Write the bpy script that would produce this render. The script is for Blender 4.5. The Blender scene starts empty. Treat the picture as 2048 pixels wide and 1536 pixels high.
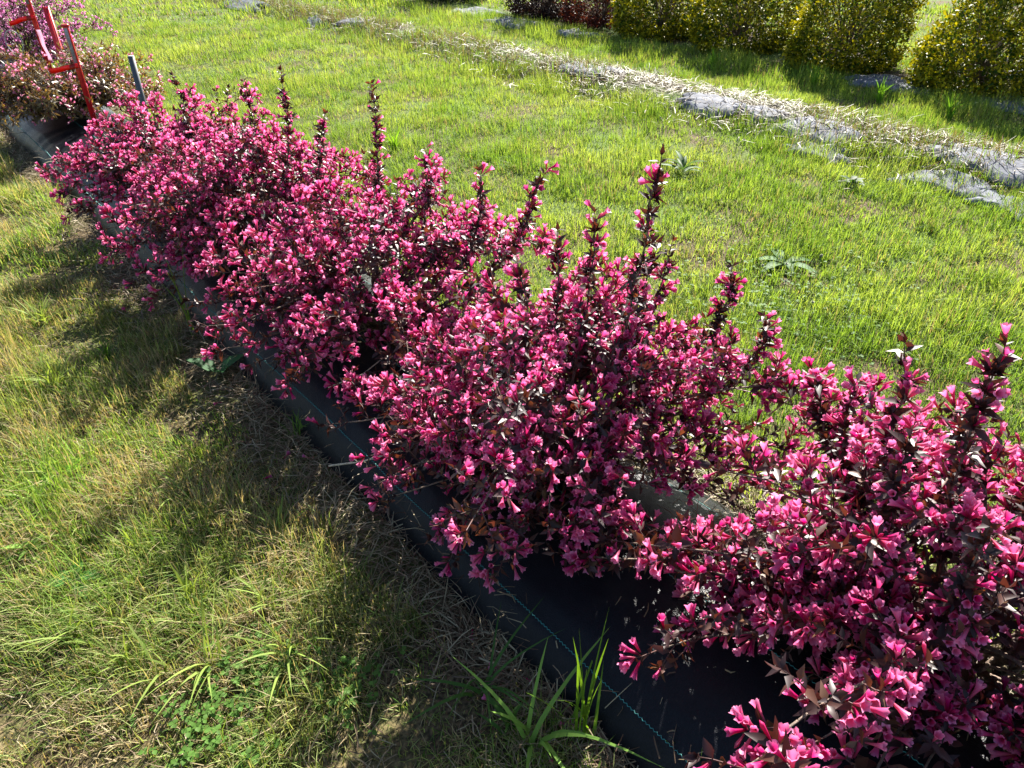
import bpy, math, random
import numpy as np
from mathutils import Matrix, Vector, Euler

rng = np.random.default_rng(7)
random.seed(7)
SC = bpy.context.scene
COL = SC.collection

# ------------------------------------------------------------------ camera, light
CAM_H, PITCH, YAW, FPX = 1.6, math.radians(34), math.radians(40.1), 1450.0
cam_d = bpy.data.cameras.new('camera')
cam = bpy.data.objects.new('camera', cam_d); COL.objects.link(cam)
cam.location = (0, 0, CAM_H)
cam.rotation_euler = (math.radians(90) - PITCH, 0, -YAW)
cam_d.sensor_fit = 'HORIZONTAL'; cam_d.sensor_width = 36
cam_d.lens = 36 * FPX / 2048
cam_d.clip_start = 0.05; cam_d.clip_end = 1000
SC.camera = cam

SUN_AZ, SUN_EL = math.radians(58), math.radians(38)      # azimuth from +Y (along the row) towards +X
S = Vector((math.sin(SUN_AZ) * math.cos(SUN_EL), math.cos(SUN_AZ) * math.cos(SUN_EL), math.sin(SUN_EL)))
W = bpy.data.worlds.new('World'); SC.world = W; W.use_nodes = True
wn = W.node_tree.nodes; wl = W.node_tree.links
sky = wn.new('ShaderNodeTexSky'); sky.sky_type = 'NISHITA'; sky.sun_disc = False
sky.sun_elevation = SUN_EL; sky.sun_rotation = SUN_AZ
wl.new(sky.outputs[0], wn['Background'].inputs[0]); wn['Background'].inputs[1].default_value = 0.055
sd = bpy.data.lights.new('sun', 'SUN'); sd.energy = 5.0; sd.angle = math.radians(0.5); sd.color = (1, 0.95, 0.86)
sun = bpy.data.objects.new('sun', sd); COL.objects.link(sun)
sun.rotation_euler = S.to_track_quat('Z', 'Y').to_euler(); sun.location = (5, 4, 8)
SC.view_settings.view_transform = 'Standard'; SC.view_settings.look = 'None'
SC.view_settings.gamma = 1; SC.view_settings.use_curve_mapping = False
SC.view_settings.exposure = 2.3
try:
    SC.cycles.max_bounces = 6; SC.cycles.transmission_bounces = 4; SC.cycles.diffuse_bounces = 3
except Exception:
    pass

cF = np.array([math.sin(YAW) * math.cos(PITCH), math.cos(YAW) * math.cos(PITCH), -math.sin(PITCH)])
cR = np.array([math.cos(YAW), -math.sin(YAW), 0.0]); cU = np.cross(cR, cF)

# ------------------------------------------------------------------ helpers
def unit(v):
    v = np.asarray(v, float)
    return v / (np.linalg.norm(v, axis=-1, keepdims=True) + 1e-9)

def vnoise(x, y, scale, seed=0):
    x = np.asarray(x, float) / scale + 1000; y = np.asarray(y, float) / scale + 1000
    xi = np.floor(x).astype(np.int64); yi = np.floor(y).astype(np.int64)
    fx = x - xi; fy = y - yi
    fx = fx * fx * (3 - 2 * fx); fy = fy * fy * (3 - 2 * fy)
    def h(a, b):
        n = (a * 374761393 + b * 668265263 + seed * 974711) & 0x7fffffff
        n = ((n ^ (n >> 13)) * 1274126177) & 0x7fffffff
        return ((n ^ (n >> 16)) & 0xffff) / 65535.0
    return (h(xi, yi) * (1 - fx) + h(xi + 1, yi) * fx) * (1 - fy) + (h(xi, yi + 1) * (1 - fx) + h(xi + 1, yi + 1) * fx) * fy

def fbm(x, y, scale, seed=0, o=3):
    return sum(vnoise(x, y, scale / 2 ** i, seed + i) / 2 ** i for i in range(o)) / (2 - 0.5 ** (o - 1))

def mesh_np(name, V, polys, mat, attrs=None, tint=None):
    """V (n,3); polys: list of int arrays (k,m) of equal-size faces"""
    me = bpy.data.meshes.new(name)
    V = np.ascontiguousarray(V, np.float32)
    me.vertices.add(len(V)); me.vertices.foreach_set('co', V.ravel())
    idx = np.concatenate([p.ravel() for p in polys]).astype(np.int32)
    tot = np.concatenate([np.full(len(p), p.shape[1]) for p in polys])
    st = np.concatenate([[0], np.cumsum(tot)[:-1]]).astype(np.int32)
    me.loops.add(len(idx)); me.loops.foreach_set('vertex_index', idx)
    me.polygons.add(len(st)); me.polygons.foreach_set('loop_start', st)
    for k, a in (attrs or {}).items():
        at = me.attributes.new(k, 'FLOAT', 'POINT'); at.data.foreach_set('value', np.ascontiguousarray(a, np.float32))
    if tint is not None:
        at = me.attributes.new('tint', 'FLOAT_COLOR', 'POINT')
        c = np.ones((len(V), 4), np.float32); c[:, :3] = tint
        at.data.foreach_set('color', c.ravel())
    me.update(calc_edges=True)
    if mat: me.materials.append(mat)
    return me

def add(name, me, parent=None, loc=None, mat4=None, kind=None, label=None, cat=None, group=None):
    o = bpy.data.objects.new(name, me); COL.objects.link(o)
    if parent: o.parent = parent
    if mat4 is not None: o.matrix_basis = mat4
    elif loc is not None: o.location = loc
    if kind: o['kind'] = kind
    if label: o['label'] = label
    if cat: o['category'] = cat
    if group: o['group'] = group
    return o

def thing(name, loc, label, cat, group=None):
    return add(name, None, loc=loc, label=label, cat=cat, group=group)

def merge(tv, tp, M, T):
    """instance template verts tv (n,3), tp list of faces, by matrices M (k,3,3), T (k,3)"""
    k = len(T); n = len(tv)
    V = np.einsum('kij,nj->kni', M, tv) + T[:, None, :]
    P = [(p[None] + (np.arange(k) * n)[:, None, None]).reshape(-1, p.shape[1]) for p in tp]
    return V.reshape(-1, 3), P

def frames(axis, normal, scale):
    a = unit(axis); s = unit(np.cross(normal, a)); n = np.cross(a, s)
    return np.stack([s, n, a], axis=-1) * np.asarray(scale).reshape(-1, 1, 1)

def tube(pts, rad, sides=6):
    pts = np.asarray(pts, float); n = len(pts)
    rad = np.broadcast_to(rad, (n,))
    t = unit(np.gradient(pts, axis=0)); up = np.array([0.13, 0.21, 0.97])
    s = unit(np.cross(t, up)); b = np.cross(s, t)
    an = np.arange(sides) / sides * 2 * np.pi
    V = pts[:, None] + rad[:, None, None] * (np.cos(an)[None, :, None] * s[:, None] + np.sin(an)[None, :, None] * b[:, None])
    V = V.reshape(-1, 3); i = np.arange(n - 1)[:, None] * sides; j = np.arange(sides)[None]; j2 = (j + 1) % sides
    Q = np.stack([i + j, i + j2, i + sides + j2, i + sides + j], -1).reshape(-1, 4)
    ends = [np.arange(sides)[None, ::-1], (np.arange(sides) + (n - 1) * sides)[None]]
    return V, [Q] + ends

def cat_mesh(parts):
    Vs, by, off = [], {}, 0
    for V, P in parts:
        Vs.append(V)
        for p in P: by.setdefault(p.shape[1], []).append(p + off)
        off += len(V)
    return np.concatenate(Vs), [np.concatenate(v) for v in by.values()]

# ------------------------------------------------------------------ materials
def new_mat(name):
    m = bpy.data.materials.new(name); m.use_nodes = True
    nt = m.node_tree; nt.nodes.clear()
    out = nt.nodes.new('ShaderNodeOutputMaterial')
    def N(t, **kw):
        n = nt.nodes.new(t)
        for k, v in kw.items(): setattr(n, k, v)
        return n
    return m, nt, N, nt.links.new, out

def leafy(name, ramp=None, attr=None, rough=0.5, trans=0.4, tcol=(1.1, 1.0, 0.6), spec=0.5, tint=False, hue_var=None):
    """thin leaf: reflecting front + light through the blade"""
    m, nt, N, L, out = new_mat(name)
    if tint:
        a = N('ShaderNodeAttribute', attribute_name='tint'); c = a.outputs['Color']
    else:
        a = N('ShaderNodeAttribute', attribute_name=attr)
        r = N('ShaderNodeValToRGB'); e = r.color_ramp.elements
        e[0].position, e[0].color = ramp[0][0], (*ramp[0][1], 1)
        e[1].position, e[1].color = ramp[-1][0], (*ramp[-1][1], 1)
        for p, col in ramp[1:-1]:
            x = e.new(p); x.color = (*col, 1)
        L(a.outputs['Fac'], r.inputs[0]); c = r.outputs[0]
    if hue_var:
        b = N('ShaderNodeAttribute', attribute_name='rnd')
        mr = N('ShaderNodeMapRange'); mr.inputs['To Min'].default_value = hue_var[0]; mr.inputs['To Max'].default_value = hue_var[1]
        L(b.outputs['Fac'], mr.inputs['Value'])
        mr2 = N('ShaderNodeMapRange'); mr2.inputs['To Min'].default_value = hue_var[2]; mr2.inputs['To Max'].default_value = hue_var[3]
        L(b.outputs['Fac'], mr2.inputs['Value'])
        h = N('ShaderNodeHueSaturation'); L(mr.outputs[0], h.inputs['Value']); L(mr2.outputs[0], h.inputs['Saturation'])
        L(c, h.inputs['Color']); c = h.outputs[0]
    p = N('ShaderNodeBsdfPrincipled'); p.inputs['Roughness'].default_value = rough
    p.inputs['Specular IOR Level'].default_value = spec
    L(c, p.inputs['Base Color'])
    t = N('ShaderNodeBsdfTranslucent')
    mx = N('ShaderNodeMix', data_type='RGBA', blend_type='MULTIPLY'); mx.inputs[0].default_value = 1
    L(c, mx.inputs[6]); mx.inputs[7].default_value = (*tcol, 1)
    L(mx.outputs[2], t.inputs[0])
    s = N('ShaderNodeMixShader'); s.inputs[0].default_value = trans
    L(p.outputs[0], s.inputs[1]); L(t.outputs[0], s.inputs[2]); L(s.outputs[0], out.inputs[0])
    return m

def plain(name, col, rough=0.5, var=0.15, scale=30, bump=0.0, spec=0.5, metal=0.0, col2=None):
    m, nt, N, L, out = new_mat(name)
    p = N('ShaderNodeBsdfPrincipled'); p.inputs['Roughness'].default_value = rough
    p.inputs['Specular IOR Level'].default_value = spec; p.inputs['Metallic'].default_value = metal
    tc = N('ShaderNodeTexCoord'); nz = N('ShaderNodeTexNoise'); nz.inputs['Scale'].default_value = scale; nz.inputs['Detail'].default_value = 5
    L(tc.outputs['Object'], nz.inputs['Vector'])
    r = N('ShaderNodeValToRGB'); e = r.color_ramp.elements
    c2 = col2 or tuple(min(1, c * (1 + var)) for c in col); c1 = tuple(c * (1 - var) for c in col)
    e[0].position, e[0].color = 0.35, (*c1, 1); e[1].position, e[1].color = 0.65, (*c2, 1)
    L(nz.outputs['Fac'], r.inputs[0]); L(r.outputs[0], p.inputs['Base Color'])
    if bump:
        b = N('ShaderNodeBump'); b.inputs['Strength'].default_value = bump; b.inputs['Distance'].default_value = 0.01
        L(nz.outputs['Fac'], b.inputs['Height']); L(b.outputs[0], p.inputs['Normal'])
    L(p.outputs[0], out.inputs[0])
    return m

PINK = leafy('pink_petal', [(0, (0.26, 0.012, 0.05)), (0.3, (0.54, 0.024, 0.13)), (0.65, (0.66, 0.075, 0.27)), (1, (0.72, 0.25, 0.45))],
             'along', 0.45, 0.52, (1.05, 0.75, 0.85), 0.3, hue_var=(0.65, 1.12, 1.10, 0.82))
PALEPINK = leafy('pale_pink_petal', [(0, (0.45, 0.06, 0.12)), (0.5, (0.68, 0.16, 0.30)), (1, (0.80, 0.38, 0.52))],
                 'along', 0.45, 0.45, (1.0, 0.8, 0.9), 0.35, hue_var=(0.75, 1.1, 1.1, 0.8))
LILAC = leafy('lilac_petal', [(0, (0.40, 0.05, 0.2)), (0.5, (0.62, 0.16, 0.40)), (1, (0.78, 0.40, 0.66))],
              'along', 0.45, 0.45, (1.0, 0.8, 0.95), 0.35, hue_var=(0.75, 1.1, 1.1, 0.8))
DARKLEAF = leafy('dark_purple_leaf', [(0, (0.020, 0.009, 0.010)), (0.5, (0.044, 0.018, 0.017)), (0.85, (0.078, 0.033, 0.022)), (1, (0.12, 0.06, 0.028))],
                 'rnd', 0.45, 0.28, (1.8, 0.9, 0.5), 0.4)
BRONZELEAF = leafy('bronze_leaf', [(0, (0.05, 0.032, 0.016)), (0.5, (0.11, 0.08, 0.028)), (1, (0.22, 0.175, 0.05))],
                   'rnd', 0.42, 0.35, (1.5, 1.1, 0.5), 0.5)
BARK = plain('bark', (0.13, 0.09, 0.065), 0.8, 0.45, 120, 0.6)
TWIG = plain('young_twig', (0.075, 0.032, 0.028), 0.6, 0.35, 200)
GRASS = leafy('grass_blade', rough=0.6, trans=0.42, tcol=(1.25, 1.15, 0.55), spec=0.14, tint=True)
STRAW = leafy('straw', rough=0.55, trans=0.2, tcol=(1.0, 0.9, 0.7), spec=0.3, tint=True)
GOLD = leafy('gold_leaf', rough=0.5, trans=0.27, tcol=(1.15, 1.1, 0.35), spec=0.12, tint=True)

def ground_mat():
    m, nt, N, L, out = new_mat('turf_soil')
    p = N('ShaderNodeBsdfPrincipled'); p.inputs['Roughness'].default_value = 0.95; p.inputs['Specular IOR Level'].default_value = 0.1
    tc = N('ShaderNodeTexCoord')
    def nz(sc, det=6):
        n = N('ShaderNodeTexNoise'); n.inputs['Scale'].default_value = sc; n.inputs['Detail'].default_value = det
        L(tc.outputs['Object'], n.inputs['Vector']); return n.outputs['Fac']
    def ramp(f, a, b, p0, p1):
        r = N('ShaderNodeValToRGB'); e = r.color_ramp.elements
        e[0].position, e[0].color = p0, (*a, 1); e[1].position, e[1].color = p1, (*b, 1); L(f, r.inputs[0]); return r.outputs[0]
    fine = ramp(nz(90), (0.03, 0.022, 0.014), (0.13, 0.095, 0.05), 0.38, 0.66)
    green = ramp(nz(60), (0.03, 0.05, 0.01), (0.10, 0.15, 0.03), 0.35, 0.65)
    patch = ramp(nz(1.7), (0, 0, 0), (1, 1, 1), 0.40, 0.58)
    sx = N('ShaderNodeSeparateXYZ'); L(tc.outputs['Object'], sx.inputs[0])
    far = N('ShaderNodeMapRange'); far.inputs['From Min'].default_value = 0.0; far.inputs['From Max'].default_value = 3.5
    far.inputs['To Min'].default_value = 0.35; far.inputs['To Max'].default_value = 0.95
    L(sx.outputs['X'], far.inputs['Value'])
    mm = N('ShaderNodeMath', operation='MULTIPLY'); L(patch, mm.inputs[0]); L(far.outputs[0], mm.inputs[1])
    mx = N('ShaderNodeMix', data_type='RGBA'); L(mm.outputs[0], mx.inputs[0]); L(fine, mx.inputs[6]); L(green, mx.inputs[7])
    L(mx.outputs[2], p.inputs['Base Color'])
    b = N('ShaderNodeBump'); b.inputs['Strength'].default_value = 0.8; b.inputs['Distance'].default_value = 0.02
    L(nz(45), b.inputs['Height']); L(b.outputs[0], p.inputs['Normal']); L(p.outputs[0], out.inputs[0])
    return m
GROUND = ground_mat()

def fabric_mat():
    m, nt, N, L, out = new_mat('woven_weed_fabric')
    p = N('ShaderNodeBsdfPrincipled')
    tc = N('ShaderNodeTexCoord'); mp = N('ShaderNodeMapping'); L(tc.outputs['Object'], mp.inputs[0])
    v = N('ShaderNodeTexVoronoi'); v.inputs['Scale'].default_value = 330; L(mp.outputs[0], v.inputs['Vector'])
    br = N('ShaderNodeTexBrick'); br.inputs['Scale'].default_value = 110; br.inputs['Mortar Size'].default_value = 0.03
    br.inputs['Color1'].default_value = (0.0035, 0.004, 0.006, 1); br.inputs['Color2'].default_value = (0.007, 0.0078, 0.011, 1)
    br.inputs['Mortar'].default_value = (0.003, 0.003, 0.004, 1)
    L(mp.outputs[0], br.inputs['Vector'])
    nz = N('ShaderNodeTexNoise'); nz.inputs['Scale'].default_value = 6; nz.inputs['Detail'].default_value = 8; L(mp.outputs[0], nz.inputs['Vector'])
    dust = N('ShaderNodeValToRGB'); e = dust.color_ramp.elements; e[0].position = 0.52; e[0].color = (0, 0, 0, 1); e[1].position = 0.8; e[1].color = (0.35, 0.35, 0.35, 1)
    L(nz.outputs['Fac'], dust.inputs[0])
    mx = N('ShaderNodeMix', data_type='RGBA'); L(dust.outputs[0], mx.inputs[0]); L(br.outputs['Color'], mx.inputs[6]); mx.inputs[7].default_value = (0.035, 0.03, 0.026, 1)
    L(mx.outputs[2], p.inputs['Base Color'])
    p.inputs['Roughness'].default_value = 0.36; p.inputs['Specular IOR Level'].default_value = 0.14
    b = N('ShaderNodeBump'); b.inputs['Strength'].default_value = 0.3; b.inputs['Distance'].default_value = 0.003
    L(v.outputs['Distance'], b.inputs['Height'])
    b2 = N('ShaderNodeBump'); b2.inputs['Strength'].default_value = 0.25; b2.inputs['Distance'].default_value = 0.03
    L(nz.outputs['Fac'], b2.inputs['Height']); L(b2.outputs[0], b.inputs['Normal'])
    L(b.outputs[0], p.inputs['Normal']); L(p.outputs[0], out.inputs[0])
    return m
FABRIC = fabric_mat()
TEAL = plain('teal_thread', (0.012, 0.15, 0.14), 0.6, 0.3, 300)
PLASTIC = plain('weathered_grey_plastic', (0.095, 0.10, 0.122), 0.75, 0.3, 14, 0.2, spec=0.06, col2=(0.13, 0.138, 0.165))
RED = plain('red_painted_stake', (0.40, 0.006, 0.012), 0.35, 0.12, 40)
REDTAPE = leafy('red_flagging_tape', rough=0.35, trans=0.5, tcol=(1.2, 1, 1), tint=True)
GREY = plain('grey_post', (0.04, 0.045, 0.056), 0.55, 0.15, 60)
CAPW = plain('cut_pale_end', (0.3, 0.28, 0.27), 0.6, 0.1)
LABELM = plain('faded_label_strip', (0.20, 0.195, 0.22), 0.4, 0.3, 90)

# ------------------------------------------------------------------ the setting: ground
def grid(xs, ys, zf):
    X, Y = np.meshgrid(xs, ys, indexing='ij'); Z = zf(X, Y)
    V = np.stack([X, Y, Z], -1).reshape(-1, 3); ny = len(ys)
    i = (np.arange(len(xs) - 1)[:, None] * ny + np.arange(ny - 1)[None]).ravel()
    return V, [np.stack([i, i + ny, i + ny + 1, i + 1], -1)]

def gz(x, y):
    """ground height: gentle bumps, low ridge under the old bed"""
    x = np.asarray(x, float); y = np.asarray(y, float)
    z = 0.03 * (fbm(x, y, 0.7, 3) - 0.5)
    z = z * np.clip((np.abs(x - 1.17) - 0.4) / 0.4, 0, 1)
    z = z + 0.10 * np.exp(-((x - 5.75) / 0.42) ** 4)
    return z

xs = np.concatenate([[-150, -60, -25, -10], np.arange(-4, 14.01, 0.09), [20, 40, 80, 150]])
ys = np.concatenate([[-150, -60, -25, -10], np.arange(-3, 22.01, 0.14), [30, 50, 90, 150]])
V, P = grid(xs, ys, gz)
add('ground', mesh_np('ground', V, P, GROUND), kind='structure')

PROF_X = np.array([0.735, 0.745, 0.765, 0.80, 0.86, 0.94, 1.05, 1.17, 1.29, 1.40, 1.49, 1.55, 1.58, 1.595])
PROF_Z = np.array([-0.02, 0.01, 0.055, 0.098, 0.135, 0.16, 0.178, 0.185, 0.178, 0.155, 0.115, 0.06, 0.015, -0.02])
def fz(x, y):
    x = np.asarray(x, float); y = np.asarray(y, float)
    e = 0.024 * (fbm(0 * x + 3.1, y, 0.5, 11, 4) - 0.5) * 2
    b = np.interp(x - e, PROF_X, PROF_Z, left=-0.02, right=-0.02)
    k = np.clip(b / 0.1, 0, 1)
    wr = 0.012 * (fbm(x, y, 0.45, 21) - 0.5) * 2 + 0.004 * np.sin(y * 21 + 6 * vnoise(x, y, 0.4, 5)) * vnoise(x, y, 0.8, 6)
    return b + k * wr
def surf(x, y):
    return np.maximum(gz(x, y), fz(x, y))

xs = np.concatenate([np.linspace(0.71, 0.87, 18), np.linspace(0.88, 1.45, 20), np.linspace(1.47, 1.625, 12)])
V, P = grid(xs, np.arange(-2.5, 18.01, 0.035), fz)
fab = add('weed_barrier_fabric', mesh_np('weed_barrier_fabric', V, P, FABRIC), label='black woven weed barrier fabric over the raised bed under the pink shrubs', cat='ground cover')
for x0 in (0.803, 1.108, 1.41):
    ys = np.arange(-2.4, 16, 0.0055); n = np.arange(len(ys))
    xx = x0 + 0.0016 * np.where(n % 2 == 0, 1, -1) + 0.006 * (vnoise(0 * ys, ys, 0.5, 31) - 0.5)
    zz = fz(xx, ys)
    V = np.concatenate([np.stack([xx - 0.0011, ys, zz + 0.0006], -1), np.stack([xx, ys, zz + 0.0022], -1), np.stack([xx + 0.0011, ys, zz + 0.0006], -1)])
    m = len(ys); i = np.arange(m - 1)
    Q = np.concatenate([np.stack([i, i + 1, i + 1 + m, i + m], -1), np.stack([i + m, i + m + 1, i + 1 + 2 * m, i + 2 * m], -1)])
    add('thread', mesh_np('thread', V, [Q], TEAL), fab)

# ------------------------------------------------------------------ plant templates
def flower_tmpl(seed, lod=0):
    r = np.random.default_rng(seed)
    rings = [(0.0, 0.05, 5), (0.34, 0.065, 5), (0.58, 0.10, 5), (0.78, 0.155, 5)]
    V, A = [], []
    bend = r.uniform(-0.10, 0.10)
    for z, rad, n in rings:
        for k in range(n):
            a = 2 * math.pi * k / n
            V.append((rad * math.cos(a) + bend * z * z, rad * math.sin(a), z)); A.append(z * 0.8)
    fl = r.uniform(0.8, 1.25)
    for k in range(10):
        a = 2 * math.pi * k / 10
        if k % 2 == 0: rad, z, al = 0.185, 0.91, 0.75
        else: rad, z, al = 0.20 * (0.9 + 0.1 * fl), 0.91, 0.85
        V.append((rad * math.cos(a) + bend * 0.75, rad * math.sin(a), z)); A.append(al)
    for k in range(5):
        a = 2 * math.pi * (k * 2 + 1) / 10
        for da, rr, zz in ((-0.44, 0.225, 0.98), (0.44, 0.225, 0.98), (0.0, 0.25, 1.0)):
            rr = rr * fl * r.uniform(0.9, 1.1)
            V.append((rr * math.cos(a + da) + bend * 0.9, rr * math.sin(a + da), zz + r.uniform(-0.04, 0.04) - 0.06 * (fl - 1))); A.append(1.0)
    Q, T = [], []
    for i in range(3):
        for k in range(5):
            k2 = (k + 1) % 5; Q.append((i * 5 + k, i * 5 + k2, i * 5 + 5 + k2, i * 5 + 5 + k))
    b = 15; c = 20
    for k in range(5):
        k2 = (k + 1) % 5; n0 = c + 2 * k; n1 = c + 2 * k + 1; n2 = c + (2 * k + 2) % 10
        T += [(b + k, n1, n0), (b + k, b + k2, n1), (b + k2, n2, n1)]
        l = c + 10 + 3 * k
        Q += [(n0, n1, l + 2, l), (n1, n2, l + 1, l + 2)]
    return np.array(V), [np.array(Q), np.array(T)], np.array(A)

def bud_tmpl():
    V, A = [], []
    for z, rad in ((0, 0.045), (0.78, 0.13)):
        for k in range(4):
            a = 2 * math.pi * k / 4; V.append((rad * math.cos(a), rad * math.sin(a), z)); A.append(0.15 + z * 0.4)
    V.append((0, 0, 1.03)); A.append(0.5)
    Q = [(k, (k + 1) % 4, 4 + (k + 1) % 4, 4 + k) for k in range(4)]
    T = [(4 + k, 4 + (k + 1) % 4, 8) for k in range(4)]
    return np.array(V), [np.array(Q), np.array(T)], np.array(A)

def leaf_tmpl(w=0.42, curl=0.25, fold=0.10):
    st = [(0.0, 0.03), (0.14, 0.30), (0.38, 0.95), (0.62, 0.88), (0.84, 0.45), (1.0, 0.02)]
    V = []
    for z, k in st:
        hw = w / 2 * k; y0 = -curl * z * z
        V += [(-hw, y0 + fold * k, z - 0.12 * curl * z), (0, y0, z - 0.12 * curl * z), (hw, y0 + fold * k, z - 0.12 * curl * z)]
    Q = []
    for i in range(len(st) - 1):
        a = i * 3; Q += [(a, a + 1, a + 4, a + 3), (a + 1, a + 2, a + 5, a + 4)]
    return np.array(V, float), [np.array(Q)]

def flower_lo(seed):
    r = np.random.default_rng(seed); V, A = [], []; bend = r.uniform(-.1, .1); fl = r.uniform(.8, 1.2)
    for z, rad in ((0, .05), (.6, .105), (.92, .20 * (.85 + .15 * fl))):
        for k in range(5):
            a = 2 * math.pi * k / 5; V.append((rad * math.cos(a) + bend * z * z, rad * math.sin(a), z)); A.append(z * .88)
    for k in range(5):
        a = 2 * math.pi * (k + .5) / 5; rr = .265 * fl * r.uniform(.9, 1.1); V.append((rr * math.cos(a) + bend, rr * math.sin(a), 1 - .06 * (fl - 1))); A.append(1)
    Q = [(i * 5 + k, i * 5 + (k + 1) % 5, i * 5 + 5 + (k + 1) % 5, i * 5 + 5 + k) for i in range(2) for k in range(5)]
    T = [(10 + k, 10 + (k + 1) % 5, 15 + k) for k in range(5)]
    return np.array(V), [np.array(Q), np.array(T)], np.array(A)
def leaf_lo(t):
    V = t[0][[1, 6, 7, 8, 16]]      # base, wide station, tip
    return V, [np.array([[0, 2, 1], [0, 3, 2], [1, 2, 4], [2, 3, 4]])]
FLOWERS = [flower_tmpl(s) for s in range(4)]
FLOWERS_LO = [flower_lo(s) for s in range(6)]
BUD = bud_tmpl()
LEAVES = [leaf_tmpl(0.44, 0.22, 0.09), leaf_tmpl(0.40, 0.45, 0.06), leaf_tmpl(0.5, 0.1, 0.12)]
NARROW = [leaf_tmpl(0.26, 0.25, 0.05), leaf_tmpl(0.3, 0.4, 0.04)]
LEAVES_LO = [leaf_lo(t) for t in LEAVES]; NARROW_LO = [leaf_lo(t) for t in NARROW]
SHARED = {}
def shared(kind, v, q, mat, tmpl):
    """one mesh per variant v and tone q, shared by every individual leaf or flower"""
    key = (kind, v, q, mat.name)
    if key not in SHARED:
        tv, tp = tmpl[0], tmpl[1]
        at = {'rnd': np.full(len(tv), (q + 0.5) / 4)}
        if len(tmpl) > 2: at['along'] = tmpl[2]
        SHARED[key] = mesh_np(kind, tv, tp, mat, at)
    return SHARED[key]

# ------------------------------------------------------------------ flowering shrubs
def bez(p0, p1, p2, n):
    t = np.linspace(0, 1, n)[:, None]
    return (1 - t) ** 2 * p0 + 2 * t * (1 - t) * p1 + t * t * p2

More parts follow.
